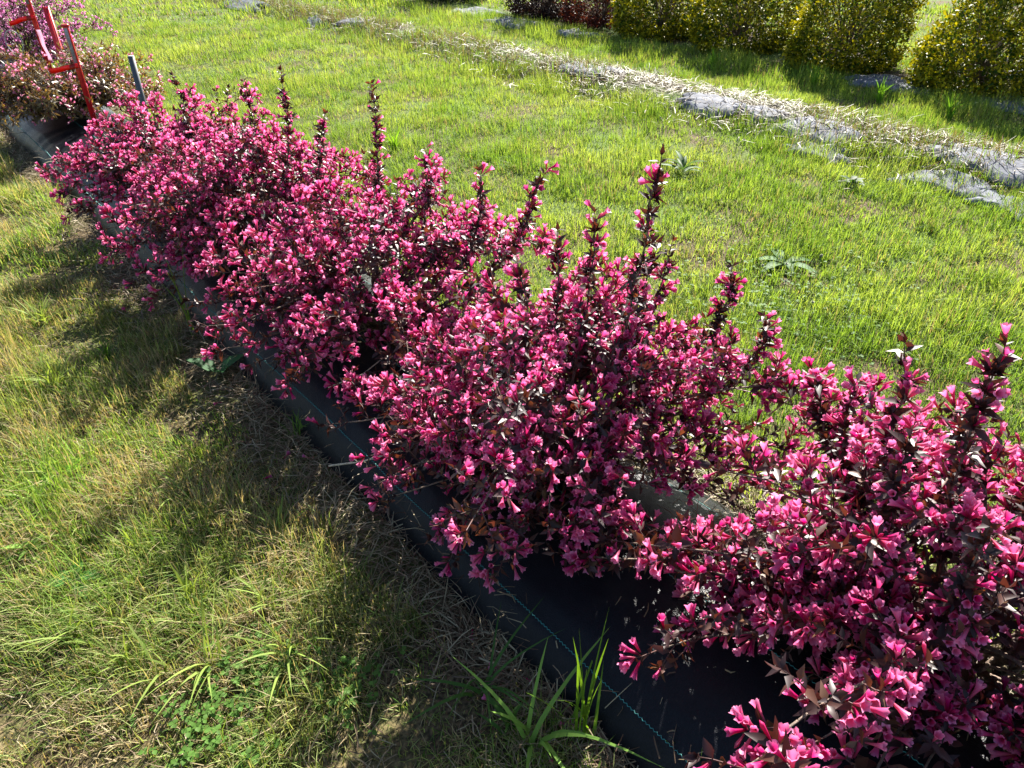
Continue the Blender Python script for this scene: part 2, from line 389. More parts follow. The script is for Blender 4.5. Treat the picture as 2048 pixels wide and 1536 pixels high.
def grow(base, rx, ry, h, nmain, spikes, r, flow=0.43, leafk=1.0, lean=(0, 0), low=0.02, feelers=()):
    """returns stems [(pts, rad)], twigs, flowers, buds, leaves (all in world coordinates)"""
    base = np.array(base, float)
    stems, twigs, F, B, LV = [], [], [], [], []
    lump = r.uniform(0, 100)
    def node(p, tan, perp, fl, ls, outer):
        """one pair of opposite leaves with flowers in the axils"""
        side = unit(np.cross(tan, perp))
        for s in (-1, 1):
            d = unit(perp * s * 0.85 + tan * r.uniform(0.25, 0.9) + np.array([0, 0, r.uniform(-0.25, 0.25)]) + side * r.uniform(-0.3, 0.3))
            n = unit(np.cross(np.cross(d, tan if abs(np.dot(d, tan)) < 0.95 else side), d) + np.array([0, 0, 0.35]) + r.normal(0, 0.25, 3))
            LV.append((p, d, n, ls * r.uniform(0.65, 1.2)))
            if r.random() < fl:
                for q in range(r.integers(1, 4) if outer else 1):
                    a = r.uniform(-1.0, 1.0)
                    fd = unit(perp * s * r.uniform(0.3, 1.0) + side * a * 0.8 + tan * r.uniform(0.2, 1.0) + np.array([0, 0, 0.12]))
                    p2 = p + fd * r.uniform(0.004, 0.014)
                    (B if r.random() < 0.14 else F).append((p2, fd, side, r.uniform(0.026, 0.040)))
    def shoot(p, d, L, fl, ls, step):
        d = unit(d); up = np.array([0, 0, 1.0]); fl = fl * (1.75 if r.random() < 0.5 else 0.22)
        e = p + d * L + up * L * 0.12 * r.uniform(-0.5, 1)
        m = (p + e) / 2 + r.normal(0, 0.08 * L, 3)
        k = max(3, int(L / step)); pts = bez(p, m, e, k + 1)
        twigs.append((pts[[0, len(pts) // 2, -1]], np.array([.0019, .0015, .001])))
        tan = unit(np.gradient(pts, axis=0))
        pv = unit(np.cross(tan[0], r.normal(0, 1, 3)))
        for i in range(1, k + 1):
            pv = unit(np.cross(tan[i], pv)) if i % 2 else unit(np.cross(pv, tan[i]))
            pv = unit(pv + r.normal(0, 0.2, 3)); pv = unit(pv - tan[i] * np.dot(pv, tan[i]))
            s = i / k
            node(pts[i], tan[i], pv, fl * (0.25 + 0.95 * s), ls * (1.05 - 0.45 * s), s > 0.5)
        # terminal tuft
        for q in range(r.integers(1, 4)):
            fd = unit(tan[-1] + r.normal(0, 0.5, 3))
            if r.random() < fl * 1.2: (B if r.random() < 0.3 else F).append((pts[-1], fd, pv, r.uniform(0.026, 0.038)))
            else: LV.append((pts[-1], fd, unit(r.normal(0, 1, 3)), ls * 0.7))
    def branch(T, up=0.75, rad=0.0055, s0=0.42, fl=1.0, ls=0.044, lat=(0.07, 0.17), step=0.05, vig=False):
        p0 = base + np.array([r.normal(0, 0.035), r.normal(0, 0.035), -0.01])
        hz = (T - p0) * [1, 1, 0]
        p1 = p0 + hz * (0.30 if not vig else 0.95) + np.array([0, 0, max(0.12, (T[2] - p0[2]) * up + 0.05) if not vig else (T[2] - p0[2]) * .38])
        L = np.linalg.norm(T - p0); n = max(7, int(L / 0.055))
        pts = bez(p0, p1, T, n) + r.normal(0, 0.006, (n, 3)) * np.linspace(0, 1, n)[:, None]
        stems.append((pts, np.linspace(rad, 0.0018, n)))
        tan = unit(np.gradient(pts, axis=0)); seg = np.linspace(0, 1, n)
        s = s0 + r.uniform(0, 0.05)
        while s < 1.0:
            p = np.array([np.interp(s, seg, pts[:, k]) for k in range(3)]); t = unit(np.array([np.interp(s, seg, tan[:, k]) for k in range(3)]))
            out = unit((p - base) * [1, 1, 0.6] + 1e-4)
            for q in range(2):
                rv = r.normal(0, 1, 3); rv = unit(rv - t * np.dot(rv, t))
                d = unit(rv * 0.85 + t * 0.45 + np.array([0, 0, 0.55]) + out * 0.25)
                Ls = r.uniform(*lat) * (1.0 - 0.35 * s)
                Ls *= (1.25 - 0.75 * s) if vig else 1.0
                shoot(p, d, Ls, fl * (0.35 + 0.65 * min(1, s * 1.2)) * flow, ls, 0.0175)
            if vig:
                pv = unit(np.cross(t, r.normal(0, 1, 3))); node(p, t, pv, 0.35 * flow, ls * (1.45 - 0.6 * s), False)
            s += step / L * r.uniform(0.8, 1.3)
        shoot(pts[-1], tan[-1], 0.05, fl * flow, ls, 0.016)
        if vig:       # leafy whorl at the tip
            for q in range(5):
                pv = unit(np.cross(tan[-1], r.normal(0, 1, 3)))
                LV.append((pts[-1], unit(tan[-1] * 0.9 + pv * r.uniform(0.2, 0.9)), unit(pv - 0.4 * tan[-1]), ls * r.uniform(0.55, 0.9)))
    for i in range(nmain):
        c = (1 - (i + 0.5) / nmain) ** 1.25; c = low + (1 - low) * c
        ph = i * 2.39996 + r.normal(0, 0.25)
        sn = math.sqrt(max(0, 1 - c * c)) ** 0.85
        k = r.uniform(0.80, 1.08) * (0.86 + 0.28 * vnoise(lump + 2 * math.cos(ph), 2 * math.sin(ph) + 3 * c, 0.8, 77))
        if i % 4 == 3: k *= 0.72
        if c > 0.45 and r.random() < 0.3: k *= r.uniform(1.1, 1.32)
        T = base + np.array([lean[0] + rx * sn * math.cos(ph) * k, lean[1] + ry * sn * math.sin(ph) * k, 0.06 + (h - 0.06) * c * k])
        branch(T, up=0.8 if c > 0.35 else 1.1, rad=r.uniform(0.004, 0.0075))
    for T in feelers:
        branch(np.array(T, float), up=0.9, rad=0.006, s0=0.4, lat=(0.06, 0.13), step=0.045)
    for T in spikes:
        branch(np.array(T, float), up=0.55, rad=0.0065, s0=0.42, fl=0.42, ls=0.042, lat=(0.025, 0.055), step=0.032, vig=True)
    return stems, twigs, F, B, LV

def pick(pos, size, nmax=300):
    """which pieces show largest: nearest piece per small view cell first"""
    d = pos - np.array([0, 0, CAM_H]); w = d @ cF
    u = FPX * (d @ cR) / np.maximum(w, .05); v = FPX * (d @ cU) / np.maximum(w, .05)
    ok = (w > 0.1) & (np.abs(u) < 1060) & (np.abs(v) < 800)
    cell = np.floor(u / 22).astype(int) * 1000 + np.floor(v / 22).astype(int)
    order = np.argsort(w); first = np.zeros(len(w), bool); seen = set()
    for i in order:
        if ok[i] and cell[i] not in seen:
            seen.add(cell[i]); first[i] = True
    score = size / np.maximum(w, .1) * (1 + 3 * first) * ok
    return np.argsort(-score)[:nmax]

def shrub(name, base, label, cat, group, petal, leafm, leaft, fsize=1.0, lsize=0.98, individuals=300, **kw):
    r = np.random.default_rng(int(abs(base[0]) * 1000 + abs(base[1]) * 77))
    b = np.array([base[0], base[1], float(surf(base[0], base[1]))])
    stems, twigs, F, B, LV = grow(b, r=r, **kw)
    root = thing(name, b, label, cat, group)
    for pts, rad in stems:
        pts = pts.copy(); pts[1:, 2] = np.maximum(pts[1:, 2], surf(pts[1:, 0], pts[1:, 1]) + 0.012)
        V, P = tube(pts - b, rad, 6); add('stem', mesh_np('stem', V, P, BARK), root)
    V, P = cat_mesh([tube(p - b, q, 3) for p, q in twigs]); add('twigs', mesh_np('twigs', V, P, TWIG), root, kind='stuff')
    def clear(p, m): return p[:, 2] > surf(p[:, 0], p[:, 1]) + m
    # leaves
    P0 = np.array([l[0] for l in LV]); D = np.array([l[1] for l in LV]); Nn = np.array([l[2] for l in LV]); Sz = np.array([l[3] for l in LV]) * lsize
    k = clear(P0 + D * Sz[:, None], 0.004) & clear(P0, 0.006); P0, D, Nn, Sz = P0[k], D[k], Nn[k], Sz[k]
    M = frames(D, Nn, Sz); var = r.integers(0, len(leaft), len(P0)); tone = np.clip(r.random(len(P0)) ** 1.5, 0, 1)
    place(root, b, 'leaf', 'leaf_mass', P0, M, Sz, var, tone, leafm, leaft, individuals, lo=LEAVES_LO if leaft is LEAVES else NARROW_LO)
    # flowers
    P0 = np.array([l[0] for l in F]); D = np.array([l[1] for l in F]); Nn = np.array([l[2] for l in F]); Sz = np.array([l[3] for l in F]) * fsize
    k = clear(P0 + D * Sz[:, None], 0.006); P0, D, Nn, Sz = P0[k], D[k], Nn[k], Sz[k]
    M = frames(D, Nn + r.normal(0, 0.3, Nn.shape), Sz); var = r.integers(0, len(FLOWERS), len(P0)); tone = r.random(len(P0))
    extra = []
    if B:
        bp = np.array([l[0] for l in B]); bd = np.array([l[1] for l in B]); bn = np.array([l[2] for l in B]); bs = np.array([l[3] for l in B]) * fsize * 0.8
        k = clear(bp, 0.01); bp, bd, bn, bs = bp[k], bd[k], bn[k], bs[k]
        V, P = merge(BUD[0], BUD[1], frames(bd, bn, bs), bp - b)
        extra = [(V, P, np.tile(BUD[2], len(bp)), np.repeat(r.random(len(bp)), len(BUD[0])))]
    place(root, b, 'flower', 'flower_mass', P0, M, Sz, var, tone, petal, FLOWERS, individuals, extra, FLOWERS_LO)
    print(name, 'stems', len(stems), 'twigs', len(twigs), 'leaves', len(LV), 'flowers', len(F))
    return root

def place(root, b, one, mass, P0, M, Sz, var, tone, mat, tmpl, individuals, extra=(), lo=None):
    ind = np.zeros(len(P0), bool)
    if individuals: ind[pick(P0, Sz, individuals)] = True
    for i in np.nonzero(ind)[0]:
        me = shared(one, int(var[i]), int(min(3, tone[i] * 4)), mat, tmpl[var[i]])
        m4 = Matrix.Identity(4); L = P0[i] - b
        for a in range(3):
            for c in range(3): m4[a][c] = M[i, a, c]
            m4[a][3] = L[a]
        add(one, me, root, mat4=m4)
    parts, al, rn = [], [], []; tmpl = lo or tmpl
    for v in range(len(tmpl)):
        s = (~ind) & (var == v)
        if not s.any(): continue
        V, P = merge(tmpl[v][0], tmpl[v][1], M[s], P0[s] - b); parts.append((V, P))
        n = len(tmpl[v][0]); rn.append(np.repeat(tone[s], n)); al.append(np.tile(tmpl[v][2] if len(tmpl[v]) > 2 else np.zeros(n), s.sum()))
    for V, P, A, R_ in extra:
        parts.append((V, P)); al.append(A); rn.append(R_)
    if parts:
        V, P = cat_mesh(parts)
        add(mass, mesh_np(mass, V, P, mat, {'along': np.concatenate(al), 'rnd': np.concatenate(rn)}), root, kind='stuff')

GRP = 'magenta flowering shrubs in the fabric bed'
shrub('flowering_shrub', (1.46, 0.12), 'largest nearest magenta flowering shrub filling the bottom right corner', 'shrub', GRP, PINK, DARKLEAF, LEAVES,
      rx=0.66, ry=0.64, h=0.48, nmain=58, fsize=1.14, lsize=1.12,
      spikes=[(1.40, .28, .86), (1.46, .45, .78), (1.52, .56, .6), (1.6, .32, .72), (1.75, .05, .7), (1.62, .68, .55), (1.3, .35, .7), (1.45, .1, .72), (1.2, .15, .66)],
      feelers=[(0.90, 0.82, 0.30), (0.98, 0.72, 0.36), (1.0, 0.9, 0.22), (1.72, .85, .40), (1.78, .62, .46), (0.86, .55, .28), (0.78, 0.1, .3)])
shrub('flowering_shrub', (1.22, 1.22), 'magenta flowering shrub with one tall dark leafy shoot standing above it', 'shrub', GRP, PINK, DARKLEAF, LEAVES,
      rx=0.56, ry=0.60, h=0.50, nmain=58,
      spikes=[(1.30, 1.04, 1.06), (1.35, 1.26, .86), (1.68, 1.02, .70), (1.6, 1.2, .72), (1.72, .9, .58), (1.05, 1.2, .84), (1.42, 1.12, .8), (1.3, 1.35, .8)],
      feelers=[(0.74, 1.5, 0.26), (0.74, 1.72, 0.26), (0.72, 1.36, 0.2), (0.84, 1.85, .3), (0.76, 1.15, 0.18), (1.7, 1.45, .42), (1.66, 1.62, .5), (0.8, 1.0, 0.2), (0.70, 1.35, 0.3), (1.75, .75, .45)])
shrub('flowering_shrub', (1.25, 2.28), 'magenta flowering shrub behind the one with the tallest shoot, low branch over the fabric', 'shrub', GRP, PINK, DARKLEAF, LEAVES,
      rx=0.56, ry=0.60, h=0.50, nmain=58,
      spikes=[(1.50, 1.68, .84), (1.45, 1.88, .80), (1.62, 2.45, .70), (1.5, 2.62, .94)],
      feelers=[(0.74, 2.25, 0.22), (0.66, 2.42, 0.22), (0.66, 2.6, 0.24), (0.7, 2.8, 0.26), (0.84, 2.1, .3), (1.6, 1.7, .6)])
shrub('flowering_shrub', (1.2, 3.32), 'magenta flowering shrub fourth from the camera in the row of five', 'shrub', GRP, PINK, DARKLEAF, LEAVES,
      rx=0.59, ry=0.60, h=0.56, nmain=58,
      spikes=[(1.4, 2.9, .80), (1.35, 3.1, .94), (1.32, 3.42, .84)],
      feelers=[(0.62, 3.2, 0.24), (0.60, 3.5, 0.26), (0.62, 3.0, 0.24), (0.66, 3.75, .28)])
shrub('flowering_shrub', (1.2, 4.30), 'farthest magenta flowering shrub, beside the lit fabric gap and grey post', 'shrub', GRP, PINK, DARKLEAF, LEAVES,
      rx=0.58, ry=0.56, h=0.42, nmain=58,
      spikes=[(1.22, 4.07, .80), (1.12, 4.75, .60)],
      feelers=[(0.62, 4.35, 0.2), (0.62, 4.7, 0.34)])
shrub('bronze_shrub', (1.18, 6.66), 'bronze leaved shrub with few pale pink flowers behind the red label stake', 'shrub', None, PALEPINK, BRONZELEAF, NARROW,
      rx=0.66, ry=0.56, h=0.36, nmain=96, spikes=[], flow=0.10, fsize=0.95, lsize=1.5, individuals=0)
shrub('lilac_shrub', (1.3, 8.85), 'lilac pink flowering shrub at the far end of the bed behind the flagged stake', 'shrub', None, LILAC, DARKLEAF, NARROW,
      rx=0.70, ry=0.66, h=0.76, nmain=66, spikes=[], flow=0.26, fsize=0.95, individuals=0)
shrub('lilac_shrub', (1.25, 11.3), 'lilac pink flowering shrub cut by the top left corner, beyond its twin', 'shrub', None, LILAC, DARKLEAF, NARROW,
      rx=0.62, ry=0.66, h=0.72, nmain=40, spikes=[], flow=0.3, individuals=0)

# ------------------------------------------------------------------ grass
def polar(n_per, r0, r1, a0=-24, a1=98, pad=0.0):
    A = math.radians(a1 - a0); area = A / 2 * (r1 ** 2 - r0 ** 2); n = int(area * n_per)
    r = np.sqrt(rng.uniform(r0 ** 2, r1 ** 2, n)); a = np.radians(rng.uniform(a0, a1, n))
    return r * np.sin(a), r * np.cos(a)

def blades(x, y, z, hgt, wid, lean, az, seg, face=None):
    """curved tapering blades, seg quads then a tip triangle"""
    n = len(x); d = np.stack([np.cos(az), np.sin(az), 0 * az], -1)
    fa = az + np.pi / 2 + rng.uniform(-0.9, 0.9, n) if face is None else face
    s = np.stack([np.cos(fa), np.sin(fa), 0 * fa], -1)
    P = np.stack([x, y, z], -1); rows = []
    for k in range(seg + 1):
        t = k / max(seg, 1) * (0.82 if seg > 1 else 0.62)
        c = P + d * (lean * hgt * t ** 1.8)[:, None] + np.array([0, 0, 1.0]) * (hgt * (t - 0.33 * np.clip(lean, 0, 1.5) * t * t))[:, None]
        w = wid * (1 - 0.75 * t ** 2) / 2
        rows.append(c - s * w[:, None]); rows.append(c + s * w[:, None])
    tip = P + d * (lean * hgt)[:, None] + np.array([0, 0, 1.0]) * (hgt * (1 - 0.33 * np.clip(lean, 0, 1.5)))[:, None]
    rows.append(tip); m = len(rows)
    V = np.stack(rows, 1).reshape(-1, 3); o = np.arange(n)[:, None] * m
    T = o + np.array([[2 * seg, 2 * seg + 1, 2 * seg + 2]])
    if not seg: return V, [T], m
    Q = np.concatenate([o + np.array([[2 * k, 2 * k + 1, 2 * k + 3, 2 * k + 2]]) for k in range(seg)])
    return V, [Q, T], m

G_DK = np.array([0.045, 0.095, 0.014]); G_MD = np.array([0.135, 0.235, 0.034]); G_YL = np.array([0.27, 0.35, 0.075])
G_OL = np.array([0.13, 0.145, 0.045]); G_ST = np.array([0.20, 0.155, 0.085]); G_PS = np.array([0.30, 0.25, 0.15])

def tint_for(x, y, zone):
    n = len(x); u = rng.random(n); p1 = fbm(x, y, 0.55, 41); p2 = fbm(x, y, 0.22, 51)
    if zone == 'right':
        c = G_MD + (G_YL - G_MD) * np.clip((p1 - 0.25) * 2.0 + rng.normal(0, 0.25, n), 0, 1.2)[:, None]
        c = np.where((u < 0.22)[:, None], G_DK, c)
        dry = u > 0.975 - 0.15 * np.clip((p2 - 0.5) * 4, 0, 1)
    else:
        c = G_MD + (G_OL - G_MD) * np.clip((p1 - 0.3) * 2.6 + rng.normal(0, 0.25, n), 0, 1)[:, None]
        c = np.where((u < 0.13)[:, None], np.array([.22, .26, .09]), c); c = np.where((u > .13) & (u < .30), 1, 0)[:, None] * (G_DK * 1.1 - c) + c
        dry = u > 0.82 - 0.42 * np.clip((p2 - 0.42) * 4, 0, 1)
    c = np.where(dry[:, None], G_ST + (G_PS - G_ST) * rng.random(n)[:, None], c)
    return c * rng.uniform(0.75, 1.2, n)[:, None] * (1.0 if zone == 'right' else 1.32)

OLD = lambda x, y: 5.75 + 0.0 * y
def bare(x, y):
    """where no lawn grows: the fabric and the straw beside it, the old bed, the hedge bed"""
    e = 0.10 * (fbm(x, y, 0.35, 61) - 0.5) * 2
    return ((x > 0.66 + e * 1.8) & (x < 1.66 + e)) | ((x > 5.42 + e * 1.5) & (x < 6.05 + e * 1.5) & (vnoise(x * 9, y * 9, 1, 63) < .85)) | ((x > 8.05 + e) & (x < 8.6 + e))

def lawn(name, lo, hi, zone, bands):
    parts, tints = [], []
    for dens, r0, r1, seg, w, h0, h1 in bands:
        x, y = polar(dens / 5.0, r0, r1)
        # tufts of five blades
        x = np.repeat(x, 5) + rng.normal(0, 0.012 + 0.002 * r0, len(x) * 5); y = np.repeat(y, 5) + rng.normal(0, 0.012 + 0.002 * r0, len(y) * 5)
        k = (x > lo) & (x < hi) & ~bare(x, y)
        th = fbm(x, y, 0.30, 71)
        if zone == 'left': k &= rng.random(len(x)) < np.clip(0.45 + (th - 0.30) * 2.6, 0.35, 1)
        else: k &= rng.random(len(x)) < np.clip(0.8 + (th - 0.3) * 2, 0.7, 1)
        x, y, th = x[k], y[k], th[k]; n = len(x)
        hg = rng.uniform(h0, h1, n) * ((0.55 if zone == 'right' else .35) + (1.0 if zone == 'right' else 1.4) * np.clip((th - .3) * 2.2, 0, 1.1))
        if zone == 'right':
            edge = np.exp(-((x - 7.45) / 0.45) ** 2) + np.exp(-((x - 5.25) / 0.2) ** 2) * 0.5
            hg *= 1 + 0.9 * edge
        ln = np.abs(rng.normal(0.5, 0.4, n)); az = rng.uniform(0, 2 * np.pi, n)
        az = np.where(rng.random(n) < 0.35, 3.6 + 2.5 * (fbm(x, y, 0.5, 81) - 0.5) + rng.normal(0, .5, n), az)
        V, P, m = blades(x, y, gz(x, y) - 0.004, hg, rng.uniform(0.7, 1.3, n) * w, ln, az, seg)
        parts.append((V, P)); tints.append(np.repeat(tint_for(x, y, zone), m, axis=0))
    V, P = cat_mesh(parts)
    add(name, mesh_np(name, V, P, GRASS, tint=np.concatenate(tints)), kind='stuff',
        label={'left': 'patchy olive and straw coloured grass left of the fabric bed', 'right': 'bright green lawn between the beds'}[zone], cat='grass')
    print(name, 'blades', sum(len(p[1][-1]) for p in parts))

lawn('patchy_grass', -3, 0.9, 'left', [(22000, 0.75, 2.2, 2, .0024, .03, .085), (15000, 2.2, 4.0, 1, .0030, .035, .09), (6500, 4, 7, 1, .0045, .045, .10), (1600, 7, 13, 0, .008, .05, .10), (400, 13, 22, 0, .014, .06, .12)])
lawn('lawn', 1.4, 15, 'right', [(11500, 1.5, 3.2, 1, .0030, .03, .075), (7000, 3.2, 5.5, 1, .0038, .035, .085), (4400, 5.5, 8.5, 0, .0052, .04, .09), (1900, 8.5, 13, 0, .007, .045, .10), (450, 13, 21, 0, .015, .05, .12)])

# flat-lying straw and cut grass (thatch)
def straw_scatter(name, x, y, zf, lo=0.03, hi=0.11, w=0.0022, lift=0.006, bright=1.0, label=None, up=0.25):
    n = len(x); az = rng.uniform(0, 2 * np.pi, n); L = rng.uniform(lo, hi, n)
    dz = rng.normal(0, up, n) * L
    z = zf(x, y) + lift * rng.random(n) * 3 + 0.003
    d = np.stack([np.cos(az) * L, np.sin(az) * L, np.abs(dz)], -1)
    P = np.stack([x, y, z], -1); mid = P + d * 0.5 + np.stack([rng.normal(0, .1, n) * L, rng.normal(0, .1, n) * L, rng.uniform(0, .12, n) * L], -1)
    s = np.stack([-np.sin(az), np.cos(az), rng.normal(0, .4, n)], -1) * (w * rng.uniform(.6, 1.4, n))[:, None] / 2
    V = np.stack([P - s, P + s, mid - s, mid + s, P + d - s * .4, P + d + s * .4], 1).reshape(-1, 3)
    o = np.arange(n)[:, None] * 6
    Q = np.concatenate([o + np.array([[0, 1, 3, 2]]), o + np.array([[2, 3, 5, 4]])])
    u = rng.random(n)
    c = np.where((u < 0.35)[:, None], np.array([0.12, 0.075, 0.042]), np.where((u < 0.75)[:, None], G_ST, G_PS)) * (rng.uniform(.6, 1.1, n) * bright)[:, None]
    return add(name, mesh_np(name, V, [Q], STRAW, tint=np.repeat(c, 6, axis=0)), kind='stuff', label=label, cat='straw' if label else None)

n = 15000; y = -0.6 + 12 * rng.random(n) ** 1.7; x = 0.755 - np.abs(rng.normal(0, 0.10, n)); k = rng.random(n) < 0.3 + 0.9 * fbm(x, y, 0.2, 91)
x, y = x[k], y[k]
straw_scatter('dry_straw', x, y, gz, .03, .11, .0024, label='dry cut straw along the left edge of the fabric')
n = 420; y = -0.3 + 9 * rng.random(n) ** 1.6; x = 0.755 + np.abs(rng.normal(0, 0.025, n)); straw_scatter('dry_straw', x, y, surf, .03, .09, .0022, .008, label='dry straw and clippings washed up against the fabric edge')
n = 9000; y = -0.3 + 8 * rng.random(n) ** 1.4; x = 1.60 + np.abs(rng.normal(0, 0.09, n)); straw_scatter('dry_straw', x, y, gz, .03, .11, .0028, label='dry straw along the right edge of the fabric')
x, y = polar(1300, 0.8, 4.2, -24, 55); k = (x < 0.62) & (rng.random(len(x)) < np.clip((fbm(x, y, .25, 93) - .3) * 3, 0.1, 1)); x, y = x[k], y[k]
straw_scatter('thatch', x, y, gz, .02, .08, .0022, label='dead grass thatch between the patchy grass blades')
# straw blown onto the planting holes in the fabric
hx, hy = [], []
for cx, cy, rr, n in ((1.42, .22, .16, 900), (1.33, .62, .13, 900), (1.28, 1.2, .15, 1000), (1.5, 1.12, .12, 800), (1.25, 2.28, .15, 700), (1.2, 3.3, .15, 500), (1.2, 4.4, .15, 400)):
    hx.append(cx + rng.normal(0, rr * .6, n)); hy.append(cy + rng.normal(0, rr * .6, n))
straw_scatter('dry_straw', np.concatenate(hx), np.concatenate(hy), surf, .02, .09, .0022, label='dry straw in the planting holes under the pink shrubs')
n = 260; straw_scatter('straw_bits', rng.uniform(.80, 1.5, n), rng.uniform(-.2, 6, n), fz, .01, .05, .0022, .001, label='loose straw bits lying on the black fabric', up=0.02)

# ------------------------------------------------------------------ the old bed: dry mound and torn plastic
n = 30000; y = rng.uniform(-1, 15, n) ; x = 5.75 + rng.normal(0, 0.26, n)
patch = fbm(x, y, 0.5, 101); k = rng.random(n) < (0.05 + 1.0 * patch) * np.where(y > 6.3, .45, .9); x, y = x[k], y[k]
straw_scatter('dry_straw', x, y, gz, .05, .16, .0050, .01, .68, label='dry straw spread over the old plastic covered bed')
n = 22000; y = rng.uniform(0, 15, n); x = 5.75 + rng.normal(0, 0.27, n)
k = fbm(x, y, 0.6, 103) > 0.44 + 0.06 * np.sin(y * 2.1); x, y = x[k], y[k]; n = len(x)
V, P, m = blades(x, y, gz(x, y), rng.uniform(.05, .15, n), rng.uniform(.004, .008, n), np.abs(rng.normal(.6, .4, n)), rng.uniform(0, 6.28, n), 1)
u = rng.random(n)[:, None]; c = np.where(u < .38, G_ST * .75, np.where(u < .68, G_OL, G_MD)) * rng.uniform(.7, 1.2, n)[:, None]
add('dry_grass', mesh_np('dry_grass', V, P, GRASS, tint=np.repeat(c, m, axis=0)), kind='stuff', label='browning weeds and grass growing through the old bed', cat='grass')

def sheet(cx, cy, lx, ly, label, rum=0.03, seed=0, zoff=0.038, name='plastic_sheet', ang=0.0):
    nx, ny = 26, 34; u = np.linspace(-1, 1, nx); v = np.linspace(-1, 1, ny); Uu, Vv = np.meshgrid(u, v, indexing='ij')
    r = np.sqrt(Uu ** 2 + Vv ** 2); th = np.arctan2(Vv, Uu)
    sq = np.maximum(np.abs(Uu), np.abs(Vv)) / np.maximum(r, 1e-6)
    edge = 0.80 + 0.5 * (vnoise(np.cos(th) * 2 + seed * 9, np.sin(th) * 2, .7, seed) - .5)
    f = (0.5 * sq + 0.5) * edge
    X = Uu * f * lx / 2; Y = Vv * f * ly / 2
    ca, sa = math.cos(ang), math.sin(ang); X, Y = X * ca - Y * sa, X * sa + Y * ca
    ed = np.clip((1 - np.maximum(np.abs(Uu), np.abs(Vv))) * 4, 0, 1)
    Z = zoff * (0.25 + 0.75 * ed) + rum * .5 * (fbm(X + cx + seed, (Y + cy), 0.22, 120 + seed) - .35) * ed + rum * .22 * (vnoise(X * 1.5 + Y, Y * 3 - X, .11, 130 + seed) - .5) * ed
    Z = Z + gz(X + cx, Y + cy) - float(gz(cx, cy))
    Vt = np.stack([X, Y, Z], -1).reshape(-1, 3)
    i = (np.arange(nx - 1)[:, None] * ny + np.arange(ny - 1)[None]).ravel()
    o = add(name, mesh_np(name, Vt, [np.stack([i, i + ny, i + ny + 1, i + 1], -1)], PLASTIC), loc=(cx, cy, float(gz(cx, cy))), label=label, cat='plastic sheet', group='torn grey plastic mulch pieces')
    md = o.modifiers.new('thickness', 'SOLIDIFY'); md.thickness = 0.002
    return o

for cx, cy, lx, ly, lab, rum in (
        (5.70, 5.60, .42, .75, 'narrow grey plastic strip farthest back among the straw of the old bed', .04),
        (5.54, 3.90, .40, .70, 'grey plastic piece with straw on it, second visible patch along the old bed', .05),
        (5.56, 3.40, .28, .36, 'small grey plastic scrap between two larger patches on the old bed', .05),
        (5.52, 2.88, .42, .62, 'rumpled pale plastic piece nearest the grass gap in the old bed', .06),
        (5.20, 2.72, .26, .50, 'torn plastic flap on the lawn side of the old bed', .06),
        (5.62, 1.66, .46, .95, 'longest smooth grey plastic patch at the right edge of the photo', .035),
        (5.20, 1.76, .30, .55, 'crumpled whitish plastic in front of the longest smooth patch', .06),
        (5.10, 1.28, .30, .60, 'crumpled whitish plastic cut by the right edge, lowest in the photo', .06),
        (5.33, 10.8, .22, .40, 'dark grey plastic scrap sticking up at the far end of the old bed', .16),
        (5.62, 10.1, .40, .50, 'flat pale plastic scrap beside the dark upright scrap', .05),
        (5.38, 13.4, .50, 1.3, 'pale plastic sheet at the top edge of the photo, far end of the old bed', .06)):
    sheet(cx, cy, lx * 1.25, ly * 1.25, lab, rum, seed=int(cx * 100 + cy * 37) % 97, ang=rng.uniform(-.3, .3))
for cx, cy, lx, ly, lab, rum in (
        (7.95, 10.45, .8, 1.1, 'rumpled shiny plastic left of the dark purple bush', .12),
        (7.70, 9.15, .7, 1.2, 'grey plastic in front of the dark purple bush', .10),
        (7.68, 7.75, .55, .75, 'plastic piece between the dark purple and the red leaved bush', .10),
        (7.95, 3.45, .8, 1.2, 'shaded grey plastic under the gap between two gold bushes', .04),
        (7.95, 2.2, .8, 1.2, 'shaded grey plastic under the rightmost gold bush', .04)):
    sheet(cx, cy, lx, ly, lab, rum, seed=int(cx * 100 + cy * 37) % 89, ang=rng.uniform(-.2, .2), zoff=.05)

n = 1500; y = rng.uniform(0, 8, n); x = 5.55 + rng.normal(0, 0.30, n)
straw_scatter('straw_bits', x, y, lambda a, b: gz(a, b) + .028,  .04, .13, .005, .01, .7, label='loose straw strewn over the torn grey plastic pieces')

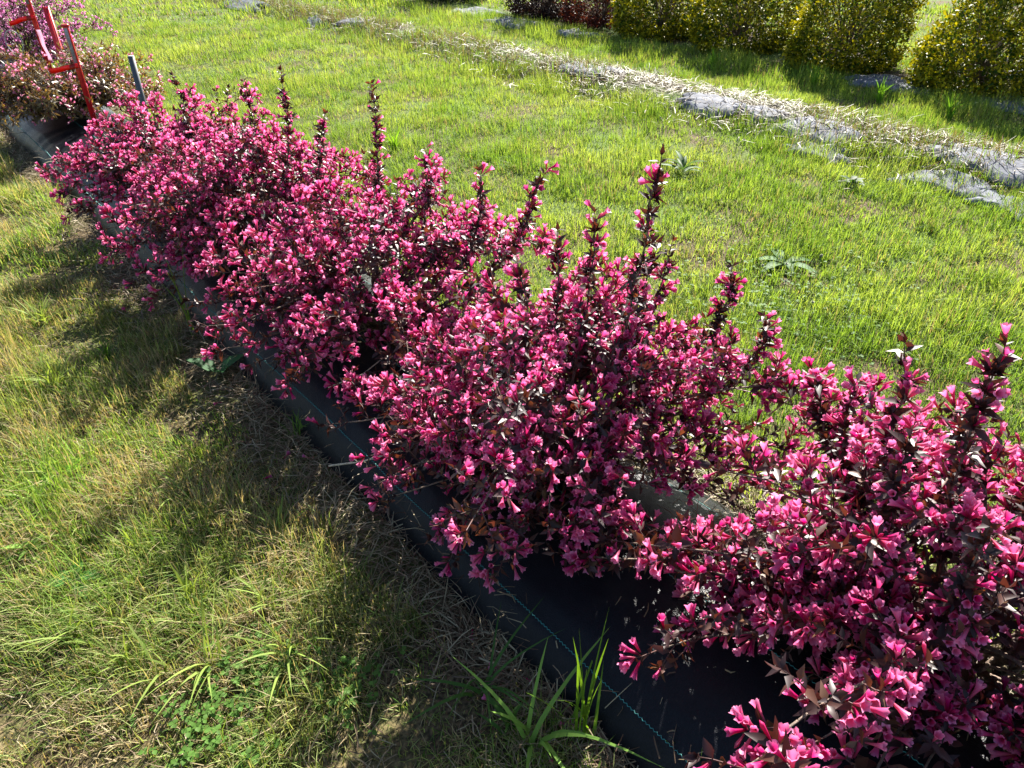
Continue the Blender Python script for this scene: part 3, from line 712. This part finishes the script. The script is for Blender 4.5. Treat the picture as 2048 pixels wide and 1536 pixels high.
# ------------------------------------------------------------------ the hedge row behind
def bush(name, cx, cy, rx, ry, h, cols, label, leaf=0.042, ncl=1750, group=None, per=14, z0=-0.12):
    r = np.random.default_rng(int(cx * 100 + cy * 991))
    b = np.array([cx, cy, float(gz(cx, cy))]); root = thing(name, b, label, 'shrub', group)
    # clump centres in the outer shell of a lumpy dome
    c = r.uniform(-0.92, 1, ncl); ph = r.uniform(0, 2 * np.pi, ncl); sn = np.where(c < 0, (1 - np.abs(c) ** 4) ** 0.5, np.sqrt(1 - c * c))
    D = np.stack([sn * np.cos(ph), sn * np.sin(ph), c], -1)
    lum = 0.80 + 0.36 * fbm(D[:, 0] * 2 + 5 + cx, D[:, 1] * 2 + 7 + D[:, 2] * 3 + cy, 0.8, 140)
    k = lum * np.where(r.random(ncl) < 0.2, r.uniform(.45, .85, ncl), r.uniform(.85, 1.02, ncl))
    z0, hz = -0.50, 0.86
    C = D * k[:, None] * np.array([rx, ry, hz]) + np.array([0, 0, z0 + hz])
    C[:, 2] = np.where(C[:, 2] > .1, C[:, 2] * (1.14 - .78 * np.clip((D[:, 1] + .15) / 1.15, 0, 1)), C[:, 2])
    fl = np.clip(0.80 + C[:, 2] * .5, .8, 1.0); C[:, 0] *= fl; C[:, 1] *= fl; C[:, 2] = np.maximum(C[:, 2], r.uniform(.03, .14, ncl))
    axis = unit(D + np.array([0, 0, .5]) + r.normal(0, .25, D.shape))
    t = np.repeat(np.arange(ncl), per); n = len(t)
    s = r.random(n) * 0.11
    p = C[t] + axis[t] * (s - .05)[:, None] + r.normal(0, .022, (n, 3))
    p[:, :2] += 0
    la = unit(axis[t] * .5 + r.normal(0, .6, (n, 3))); ln = unit(r.normal(0, 1, (n, 3)) + [0, 0, .8])
    sz = leaf * r.uniform(.6, 1.3, n)
    tv = np.array([[0, 0, 0], [-.29, .08, .5], [.29, .08, .5], [0, -.06, 1.0]]); tp = [np.array([[0, 3, 1], [0, 2, 3]])]
    V, P = merge(tv, tp, frames(la, ln, sz), p)
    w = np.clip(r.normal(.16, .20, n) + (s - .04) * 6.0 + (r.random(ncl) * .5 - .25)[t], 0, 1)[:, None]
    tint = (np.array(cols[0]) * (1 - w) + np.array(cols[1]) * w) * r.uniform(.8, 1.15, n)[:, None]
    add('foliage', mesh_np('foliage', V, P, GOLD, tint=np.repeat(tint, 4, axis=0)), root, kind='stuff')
    for i in range(9):
        a = i * 2.4 + r.uniform(-.3, .3); T = np.array([math.cos(a) * rx * .6, math.sin(a) * ry * .6, h * r.uniform(.5, .8)])
        pts = bez(np.array([r.normal(0, .05), r.normal(0, .05), -.02]), np.array([T[0] * .3, T[1] * .3, T[2] * .6]), T, 9)
        V, P = tube(pts, np.linspace(.012, .004, 9), 6); add('stem', mesh_np('stem', V, P, BARK), root)
    tw = []
    for i in r.integers(0, ncl, 240):
        q = C[i]; m = q * [.35, .35, .55] + r.normal(0, .03, 3); tw.append(tube(bez(q * [.1, .1, .3], m, q, 5), np.linspace(.004, .0015, 5), 3))
    V, P = cat_mesh(tw); add('twigs', mesh_np('twigs', V, P, BARK), root, kind='stuff')
    return root

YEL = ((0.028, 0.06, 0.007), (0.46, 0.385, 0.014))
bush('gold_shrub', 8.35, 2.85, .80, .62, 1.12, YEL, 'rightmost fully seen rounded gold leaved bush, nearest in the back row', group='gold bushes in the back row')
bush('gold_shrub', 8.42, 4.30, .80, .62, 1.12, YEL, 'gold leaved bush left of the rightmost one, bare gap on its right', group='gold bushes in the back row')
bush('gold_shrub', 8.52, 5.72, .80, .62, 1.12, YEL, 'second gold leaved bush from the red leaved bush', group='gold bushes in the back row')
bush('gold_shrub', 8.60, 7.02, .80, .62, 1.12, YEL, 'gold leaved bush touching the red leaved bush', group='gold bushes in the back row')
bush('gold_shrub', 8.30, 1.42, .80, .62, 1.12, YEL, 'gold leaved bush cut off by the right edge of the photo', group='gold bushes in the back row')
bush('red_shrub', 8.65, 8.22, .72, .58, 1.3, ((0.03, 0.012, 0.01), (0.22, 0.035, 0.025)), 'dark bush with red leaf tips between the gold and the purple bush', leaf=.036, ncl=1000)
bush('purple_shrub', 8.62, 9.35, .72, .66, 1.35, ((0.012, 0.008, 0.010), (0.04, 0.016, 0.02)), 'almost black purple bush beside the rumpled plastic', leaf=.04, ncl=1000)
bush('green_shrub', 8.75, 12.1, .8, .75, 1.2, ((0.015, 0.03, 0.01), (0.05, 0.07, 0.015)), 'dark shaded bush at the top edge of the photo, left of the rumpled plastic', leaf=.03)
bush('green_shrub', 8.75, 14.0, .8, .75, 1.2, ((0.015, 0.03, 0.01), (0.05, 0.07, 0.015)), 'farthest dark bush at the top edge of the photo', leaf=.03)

# ------------------------------------------------------------------ stakes, post, tapes
def box_part(name, parent, sx, sy, z0, z1, mat, x=0, y=0, bev=0.003):
    b = bev; q = np.array([[-sx / 2 + b, -sy / 2], [sx / 2 - b, -sy / 2], [sx / 2, -sy / 2 + b], [sx / 2, sy / 2 - b], [sx / 2 - b, sy / 2], [-sx / 2 + b, sy / 2], [-sx / 2, sy / 2 - b], [-sx / 2, -sy / 2 + b]]) + [x, y]
    zs = [z0, z1 - b, z1]; V = []
    for i, z in enumerate(zs):
        k = 1 if i < 2 else 0.93
        V += [(p[0] * k + x * (1 - k), p[1] * k + y * (1 - k), z) for p in q]
    V = np.array(V); i = np.array([[a * 8 + j, a * 8 + (j + 1) % 8, a * 8 + 8 + (j + 1) % 8, a * 8 + 8 + j] for a in range(2) for j in range(8)])
    return add(name, mesh_np(name, V, [i, np.arange(8)[None, ::-1], np.arange(16, 24)[None]], mat), parent)

def channel(name, parent, w, d, t, z0, z1, mat):
    """folded steel channel: flat web with two forward flanges and a raised rib"""
    pr = [(-w / 2, d), (-w / 2, 0), (-w * .15, 0), (-w * .08, -d * .35), (w * .08, -d * .35), (w * .15, 0), (w / 2, 0), (w / 2, d)]
    inn = [(w / 2 - t, d), (w / 2 - t, t), (w * .15 + t * .4, t), (w * .08, -d * .35 + t), (-w * .08, -d * .35 + t), (-w * .15 - t * .4, t), (-w / 2 + t, t), (-w / 2 + t, d)]
    pr = np.array(pr + inn); n = len(pr)
    V = np.concatenate([np.c_[pr, np.full(n, z0)], np.c_[pr, np.full(n, z1)]])
    Q = np.array([[i, (i + 1) % n, n + (i + 1) % n, n + i] for i in range(n)])
    caps = []
    for i in range(7): caps.append((n + i, n + i + 1, n + n - 2 - i, n + n - 1 - i))
    return add(name, mesh_np(name, V, [Q, np.array(caps)], mat), parent)

face = math.radians(-32)    # stakes face back towards the camera
def stake(loc, h, label, tilt=(0, 0), plate=True, chan=False):
    z = float(surf(loc[0], loc[1])); root = thing('plant_stake', (loc[0], loc[1], z), label, 'stake', 'red plant marker stakes')
    root.rotation_euler = (tilt[0], tilt[1], face)
    H = h - z
    if chan: channel('post', root, .048, .026, .005, -.15, H, RED)
    else:
        box_part('post', root, .036, .022, -.15, H, RED, bev=.006); box_part('cap', root, .047, .031, H - .010, H + .006, RED, bev=.004)
    if plate:
        p = box_part('label_plate', root, .022, .003, H - .275, H - .018, LABELM, y=-.0138, bev=.001)
    return root
stake((1.18, 6.10), .87, 'red stake with a pale label strip in front of the bronze leaved shrub')
stake((1.43, 7.95), .80, 'plain ribbed red stake without a label, behind the bronze leaved shrub', plate=False, chan=True)
stake((1.29, 7.80), 1.12, 'red stake cut by the top edge, pale label strip, among lilac flowers')

def tape(name, pts, w, col, label, vdir=(0, 0, 1)):
    pts = np.array(pts, float); n = 14; t = np.linspace(0, 1, n); k = np.linspace(0, 1, len(pts))
    c = np.stack([np.interp(t, k, pts[:, a]) for a in range(3)], -1)
    c[1:-1] = (c[:-2] + c[1:-1] * 2 + c[2:]) / 4
    c = c + np.stack([np.sin(t * 9) * .006, np.cos(t * 11) * .006, np.sin(t * 7) * .003], -1) * t[:, None]
    vd = unit(np.array(vdir) + np.stack([np.sin(t * 6) * .25, np.cos(t * 5) * .25, 0 * t], -1)); o = c[0].copy()
    V = np.concatenate([c - vd * w / 2, c + vd * w / 2]) - o; i = np.arange(n - 1)
    me = mesh_np(name, V, [np.stack([i, i + 1, i + 1 + n, i + n], -1)], REDTAPE, tint=np.tile(np.array(col), (2 * n, 1)))
    ob = add(name, me, loc=o, label=label, cat='flagging tape'); md = ob.modifiers.new('thickness', 'SOLIDIFY'); md.thickness = 0.0006
L_ = -cR
def off(x, y, z, l, dz=0, f=0): return (x + L_[0] * l + f * cF[0], y + L_[1] * l + f * cF[1], z + dz)
tp = (1.175, 6.08, .61)
tape('flagging_tape', [off(*tp, -.02, .012, -.03), off(*tp, .05, 0, -.03), off(*tp, .12, -.014), off(*tp, .21, -.03)], .034, (.34, .010, .006), 'short red orange flagging tape sticking out from the stake before the bronze shrub')
tp = (1.285, 7.78, .74)
tape('flagging_tape', [off(*tp, -.03, .012, -.03), off(*tp, .05, 0, -.03), off(*tp, .12, -.012), off(*tp, .22, -.045)], .036, (.34, .010, .006), 'short red flagging tape on the stake cut by the top edge')
tp = (1.285, 7.76, .66)
tape('white_tape', [off(*tp, -.03, 0, -.05), off(*tp, -.04, -.1, -.06), off(*tp, -.045, -.24, -.05)], .035, (.72, .60, .70), 'pale pinkish white tape hanging down from the stake among lilac flowers', vdir=(cR[0], cR[1], 0))
rp = []
for a in np.linspace(0, 2 * math.pi, 25): rp.append(off(1.22, 7.74, .58, .11 + .07 * math.cos(a), .09 * math.sin(a), -.10))
V, P = tube(np.array(rp) - np.array(rp[0]), .004, 6)
add('tape_loop', mesh_np('tape_loop', V, P, CAPW), loc=rp[0], label='thin white loop hanging beside the pale tape among lilac flowers', cat='tape')

pz = float(surf(1.45, 5.75)); post = thing('grey_post', (1.45, 5.75, pz), 'dark grey round post standing behind the farthest magenta shrub', 'post')
V, P = tube([(0, 0, -.15), (0, 0, .2), (0.003, 0, .69 - pz)], .021, 14); add('shaft', mesh_np('shaft', V, P, GREY), post)
V, P = tube([(0.003, 0, .6905 - pz), (0.003, 0, .694 - pz)], .0205, 14); add('end_cap', mesh_np('end_cap', V, P, CAPW), post)

# ------------------------------------------------------------------ weeds, tufts, clover, fallen flowers
def tuft(x, y, n, h, w, col, label, spread=.6, name='grass_tuft', seg=5, group=None):
    r = rng; az = r.uniform(0, 2 * np.pi, n); hg = h * r.uniform(.55, 1.1, n)
    V, P, m = blades(r.normal(0, .012, n), r.normal(0, .012, n), np.full(n, -.005), hg, w * r.uniform(.7, 1.2, n), np.abs(r.normal(spread, .3, n)), az, seg)
    c = np.array(col) * r.uniform(.75, 1.2, n)[:, None]
    return add(name, mesh_np(name, V, P, GRASS, tint=np.repeat(c, m, axis=0)), loc=(x, y, float(gz(x, y))), label=label, cat='grass tuft', group=group)
LG = (.15, .27, .05); BG = (.13, .25, .02); DG = (.05, .12, .025)
tuft(.62, .66, 9, .26, .012, LG, 'broad bladed bent grass tuft at the bottom edge beside the fabric', .7)
tuft(.715, .60, 12, .30, .008, BG, 'tall bright green grass tuft leaning over the fabric edge', .28)
tuft(.61, .84, 9, .22, .010, DG, 'dark green spreading grass tuft in the straw by the fabric', .9)
tuft(.60, .72, 8, .14, .012, DG, 'low dark grass tuft between two larger tufts near the bottom edge', .6)
tuft(.73, 2.04, 14, .16, .005, (.09, .17, .03), 'thin grass tuft against the fabric edge under the pink branch', .5)
tuft(.70, 3.0, 4, .42, .006, (.11, .18, .03), 'two tall thin grass stalks below the fourth shrub', .12)
tuft(.82, .40, 5, .22, .007, BG, 'few green blades growing at the fabric edge by the nearest shrub', .3)
tuft(2.89, 4.81, 34, .22, .008, (.14, .28, .02), 'bright taller grass tuft in the lawn beside the farther shrubs', .55)
tuft(.36, 3.03, 40, .12, .004, (.06, .13, .02), 'dark green fine grass clump in the shade at the left', .5)
tuft(.47, 5.31, 60, .14, .006, (.25, .28, .08), 'pale green grass clump at the left edge', .6)
for i, (x, y) in enumerate([(7.3, 5.2), (7.2, 3.9), (7.15, 3.2), (7.0, 2.5)]):
    tuft(x, y, 40, .26, .008, (.11, .24, .02), ['farthest', 'second farthest', 'second nearest', 'nearest'][i] + ' tall grass tuft at the shadow edge before the gold bushes', .45)
for x, y, n, h, lab in ((.14, 1.32, 16, .20, 'pale broad grass clump in the sunny patch left of the straw'), (.30, 1.22, 16, .20, 'pale broad grass clump nearest the shaded straw at the bottom'), (.18, 1.56, 14, .17, 'light green broad bladed clump in the middle of the left grass'),
                       (-.09, 1.62, 12, .17, 'light green broad bladed clump near the left edge'), (.05, 1.38, 10, .16, 'small light green clump at the lower left'), (.0, 2.36, 18, .15, 'bright green clump at the left edge above the olive grass'),
                       (.14, 2.93, 22, .18, 'long pale grass clump at the left edge beside the shadow'), (.46, 1.62, 14, .15, 'olive grass clump on the shadow border'), (.30, 2.0, 18, .13, 'fine grass clump in the shade between two sunny patches'), (-.15, 2.6, 18, .17, 'pale clump at the left edge halfway up the photo'), (.22, 3.5, 22, .17, 'long grass clump at the left edge above the pale one'), (.10, 1.85, 16, .13, 'small grass clump in the sunny olive patch'), (-.02, 1.48, 14, .14, 'light clump near the lower left corner'), (.33, 1.40, 14, .15, 'pale clump between the clover and the straw')):
    tuft(x, y, n, h, .0075, (.19, .26, .055), lab, .75, group='broad bladed grass clumps in the left grass')

def rosette(x, y, n, L, w, col, label, rise=.6, name='broadleaf_weed'):
    root = thing(name, (x, y, float(gz(x, y))), label, 'weed')
    tv, tp = leaf_tmpl(w, .5, .06); g = {}
    for i in range(n):
        a = i * 2.4 + rng.uniform(-.3, .3); e = rise * rng.uniform(.5, 1.3)
        d = unit(np.array([math.cos(a), math.sin(a), e])); nn = unit(np.array([-math.cos(a) * e, -math.sin(a) * e, 1.0]))
        M = frames(d[None], nn[None], np.array([1.0]))[0]; s = L * rng.uniform(.7, 1.15)
        q = int(rng.integers(0, 3))
        if q not in g: g[q] = mesh_np('leaf', tv, tp, GRASS, tint=np.tile(np.array(col) * (.8 + .2 * q), (len(tv), 1)))
        m4 = Matrix.Identity(4)
        for r_ in range(3):
            for c_ in range(3): m4[r_][c_] = M[r_, c_] * s
        m4[2][3] = .005 + .004 * i
        add('leaf', g[q], root, mat4=m4)
rosette(4.09, 3.03, 12, .17, .24, (.05, .10, .035), 'pale broadleaf weed with upright leaves in the lawn, behind the tallest shoot', 1.2)
rosette(4.73, 2.15, 9, .10, .5, (.035, .08, .02), 'small broadleaf weed in the lawn near the right plastic patches', 1.0)
rosette(3.30, 1.74, 8, .17, .34, (.045, .13, .02), 'dark broad leaves lying in the lawn beside the second shrub', .5)
rosette(2.35, 4.0, 7, .08, .4, (.04, .09, .02), 'broadleaf weed in the lawn behind the spiky shoots', .7)
rosette(-.05, 1.83, 6, .085, .5, (.05, .15, .03), 'dark round leaved weed in the left grass', .7)
rosette(-.12, 2.02, 10, .07, .3, (.13, .24, .04), 'bright yellow green weed at the left edge', 1.0)
rosette(.02, 2.35, 8, .10, .34, (.13, .28, .03), 'bright green leafy weed in the left grass under the long grass', .9)
rosette(.67, 2.62, 3, .13, .6, (.03, .09, .03), 'dark upright dock leaf in the shade beside the fabric', 1.8)

# clover: three round leaflets on a short stalk
def clover(name, cx, cy, sp, n, label):
    x = cx + rng.normal(0, sp, n); y = cy + rng.normal(0, sp, n); z = gz(x, y) + rng.uniform(.02, .05, n); parts, tn = [], []
    tv, tp = leaf_tmpl(.85, .15, .08)
    for q in range(3):
        a = rng.uniform(0, .8, n) + q * 2.094; d = np.stack([np.cos(a), np.sin(a), .15 + 0 * a], -1)
        V, P = merge(tv, tp, frames(d, np.tile([0, 0, 1.0], (n, 1)) + rng.normal(0, .2, (n, 3)), rng.uniform(.009, .016, n)), np.stack([x, y, z], -1)); parts.append((V, P))
        tn.append(np.repeat(np.array([.065, .135, .022]) * rng.uniform(.7, 1.4, n)[:, None], len(tv), axis=0))
    V, P = cat_mesh(parts); add(name, mesh_np(name, V, P, GRASS, tint=np.concatenate(tn)), kind='stuff', label=label, cat='clover')
clover('clover', .22, 1.24, .06, 110, 'dark green clover patch in the lower left grass')
clover('clover', .08, 1.16, .07, 110, 'clover patch near the bottom edge of the left grass')
clover('clover', .36, 1.06, .05, 70, 'clover patch beside the straw at the bottom')
clover('clover', 2.9, 1.5, .35, 420, 'clover in the lawn beside the second shrub')

WHITE = plain('white_clover_head', (.4, .39, .33), .8, .15, 200)
def head_mesh():
    V, P = [], []
    parts = []
    for i in range(26):
        c = 1 - 1.5 * (i + .5) / 26; s = math.sqrt(1 - c * c); a = i * 2.4
        d = np.array([[s * math.cos(a), s * math.sin(a), c]]); tv = np.array([[-.2, 0, 0], [.2, 0, 0], [.26, .1, .7], [0, 0, 1.1], [-.26, .1, .7]]) * .009
        parts.append(merge(tv, [np.array([[0, 1, 2, 3, 4]])], frames(d, np.array([[.3, .2, 1.0]]), [1.0]), np.array([[0, 0, 0.0]])))
    return cat_mesh(parts)
hv, hp = head_mesh(); HEAD = mesh_np('flower_head', hv, hp, WHITE)
sv, sp_ = tube([(0, 0, -.085), (.002, .001, -.04), (0, 0, 0)], .0015, 5); STALK = mesh_np('stalk', sv, sp_, plain('clover_stalk', (.08, .16, .03), .6))
for x, y in [(4.74, 4.19), (4.73, 3.95), (4.70, 3.73), (4.83, 3.68), (4.68, 3.34), (4.65, 3.29), (4.84, 3.13), (4.88, 3.10), (3.08, 1.73), (3.18, 1.66), (4.19, 3.89), (4.88, 3.91), (7.2, 6.1), (7.09, 6.4), (4.5, 3.6), (4.3, 3.4), (4.95, 3.5), (3.0, 1.55), (3.4, 1.6), (2.9, 1.35)]:
    z = float(gz(x, y)) + .085
    t = thing('clover_flower', (x, y, z), 'small white clover flower head standing in the lawn', 'flower', 'white clover flowers in the lawn')
    add('flower_head', HEAD, t); add('stalk', STALK, t)

for i, (x, y, lab) in enumerate([(.60, 2.41, 'fallen pink flower on the straw left of the third shrub'), (.63, 1.95, 'fallen pink flower on sunlit straw left of the fabric'), (.70, 1.89, 'fallen pink flower against the fabric edge'), (.53, 1.90, 'fallen pink flower lying out in the shaded grass'),
                                (.70, .99, 'wilted fallen flower on shaded straw by the fabric'), (.68, .85, 'fallen flower in the straw near the bent grass'), (.71, .80, 'fallen pale flower touching the fabric near the bottom'), (.72, .64, 'fallen pink flower by the tall bright tuft'),
                                (.64, .61, 'fallen pink flower at the bottom edge in the straw'), (.54, 3.39, 'fallen pink flower on bare straw under the fourth shrub'), (.66, 3.96, 'fallen flower under the low branch of the farthest magenta shrub'), (.61, .79, 'dark wilted flower between the grass tufts')]):
    z = float(gz(x, y)); a = rng.uniform(0, 6.28)
    M = frames(np.array([[math.cos(a), math.sin(a), .12]]), np.array([[0, 0, 1.0]]), [.032])[0]; m4 = Matrix.Identity(4)
    for r_ in range(3):
        for c_ in range(3): m4[r_][c_] = M[r_, c_]
    m4[0][3], m4[1][3], m4[2][3] = x, y, z + .016
    add('fallen_flower', shared('flower', i % 4, i % 3, PINK, FLOWERS[i % 4]), mat4=m4, label=lab, cat='flower', group='fallen pink flowers on the ground')

def stick(pts, rad, label):
    pts = np.array(pts, float); V, P = tube(pts - pts[0], np.linspace(rad, rad * .6, len(pts)), 6)
    add('dry_twig', mesh_np('dry_twig', V, P, BARKP), loc=pts[0], label=label, cat='twig')
BARKP = plain('bleached_twig', (.34, .28, .21), .8, .3, 150, .4)
stick([(.69, 1.72, .10), (.76, 1.62, .145), (.84, 1.53, .2), (.90, 1.46, .22)], .0035, 'bleached twig sticking out over the fabric edge below the second shrub')
stick([(.86, 2.02, .17), (.95, 1.93, .23), (1.02, 1.88, .3)], .003, 'thin pale twig rising from the fabric beside the second shrub')
stick([(.93, 1.20, .21), (1.05, 1.12, .23), (1.18, 1.08, .24), (1.26, 1.06, .22)], .006, 'thick grey branch lying low over the fabric between the two nearest shrubs')
stick([(1.95, .82, .35), (1.86, .84, .33), (1.75, .86, .28)], .004, 'bleached cut twig on the lawn side of the two nearest shrubs')

print('tris', sum(sum(len(p.vertices) - 2 for p in o.data.polygons) for o in bpy.data.objects if o.type == 'MESH' and o.get('kind') == 'stuff'))
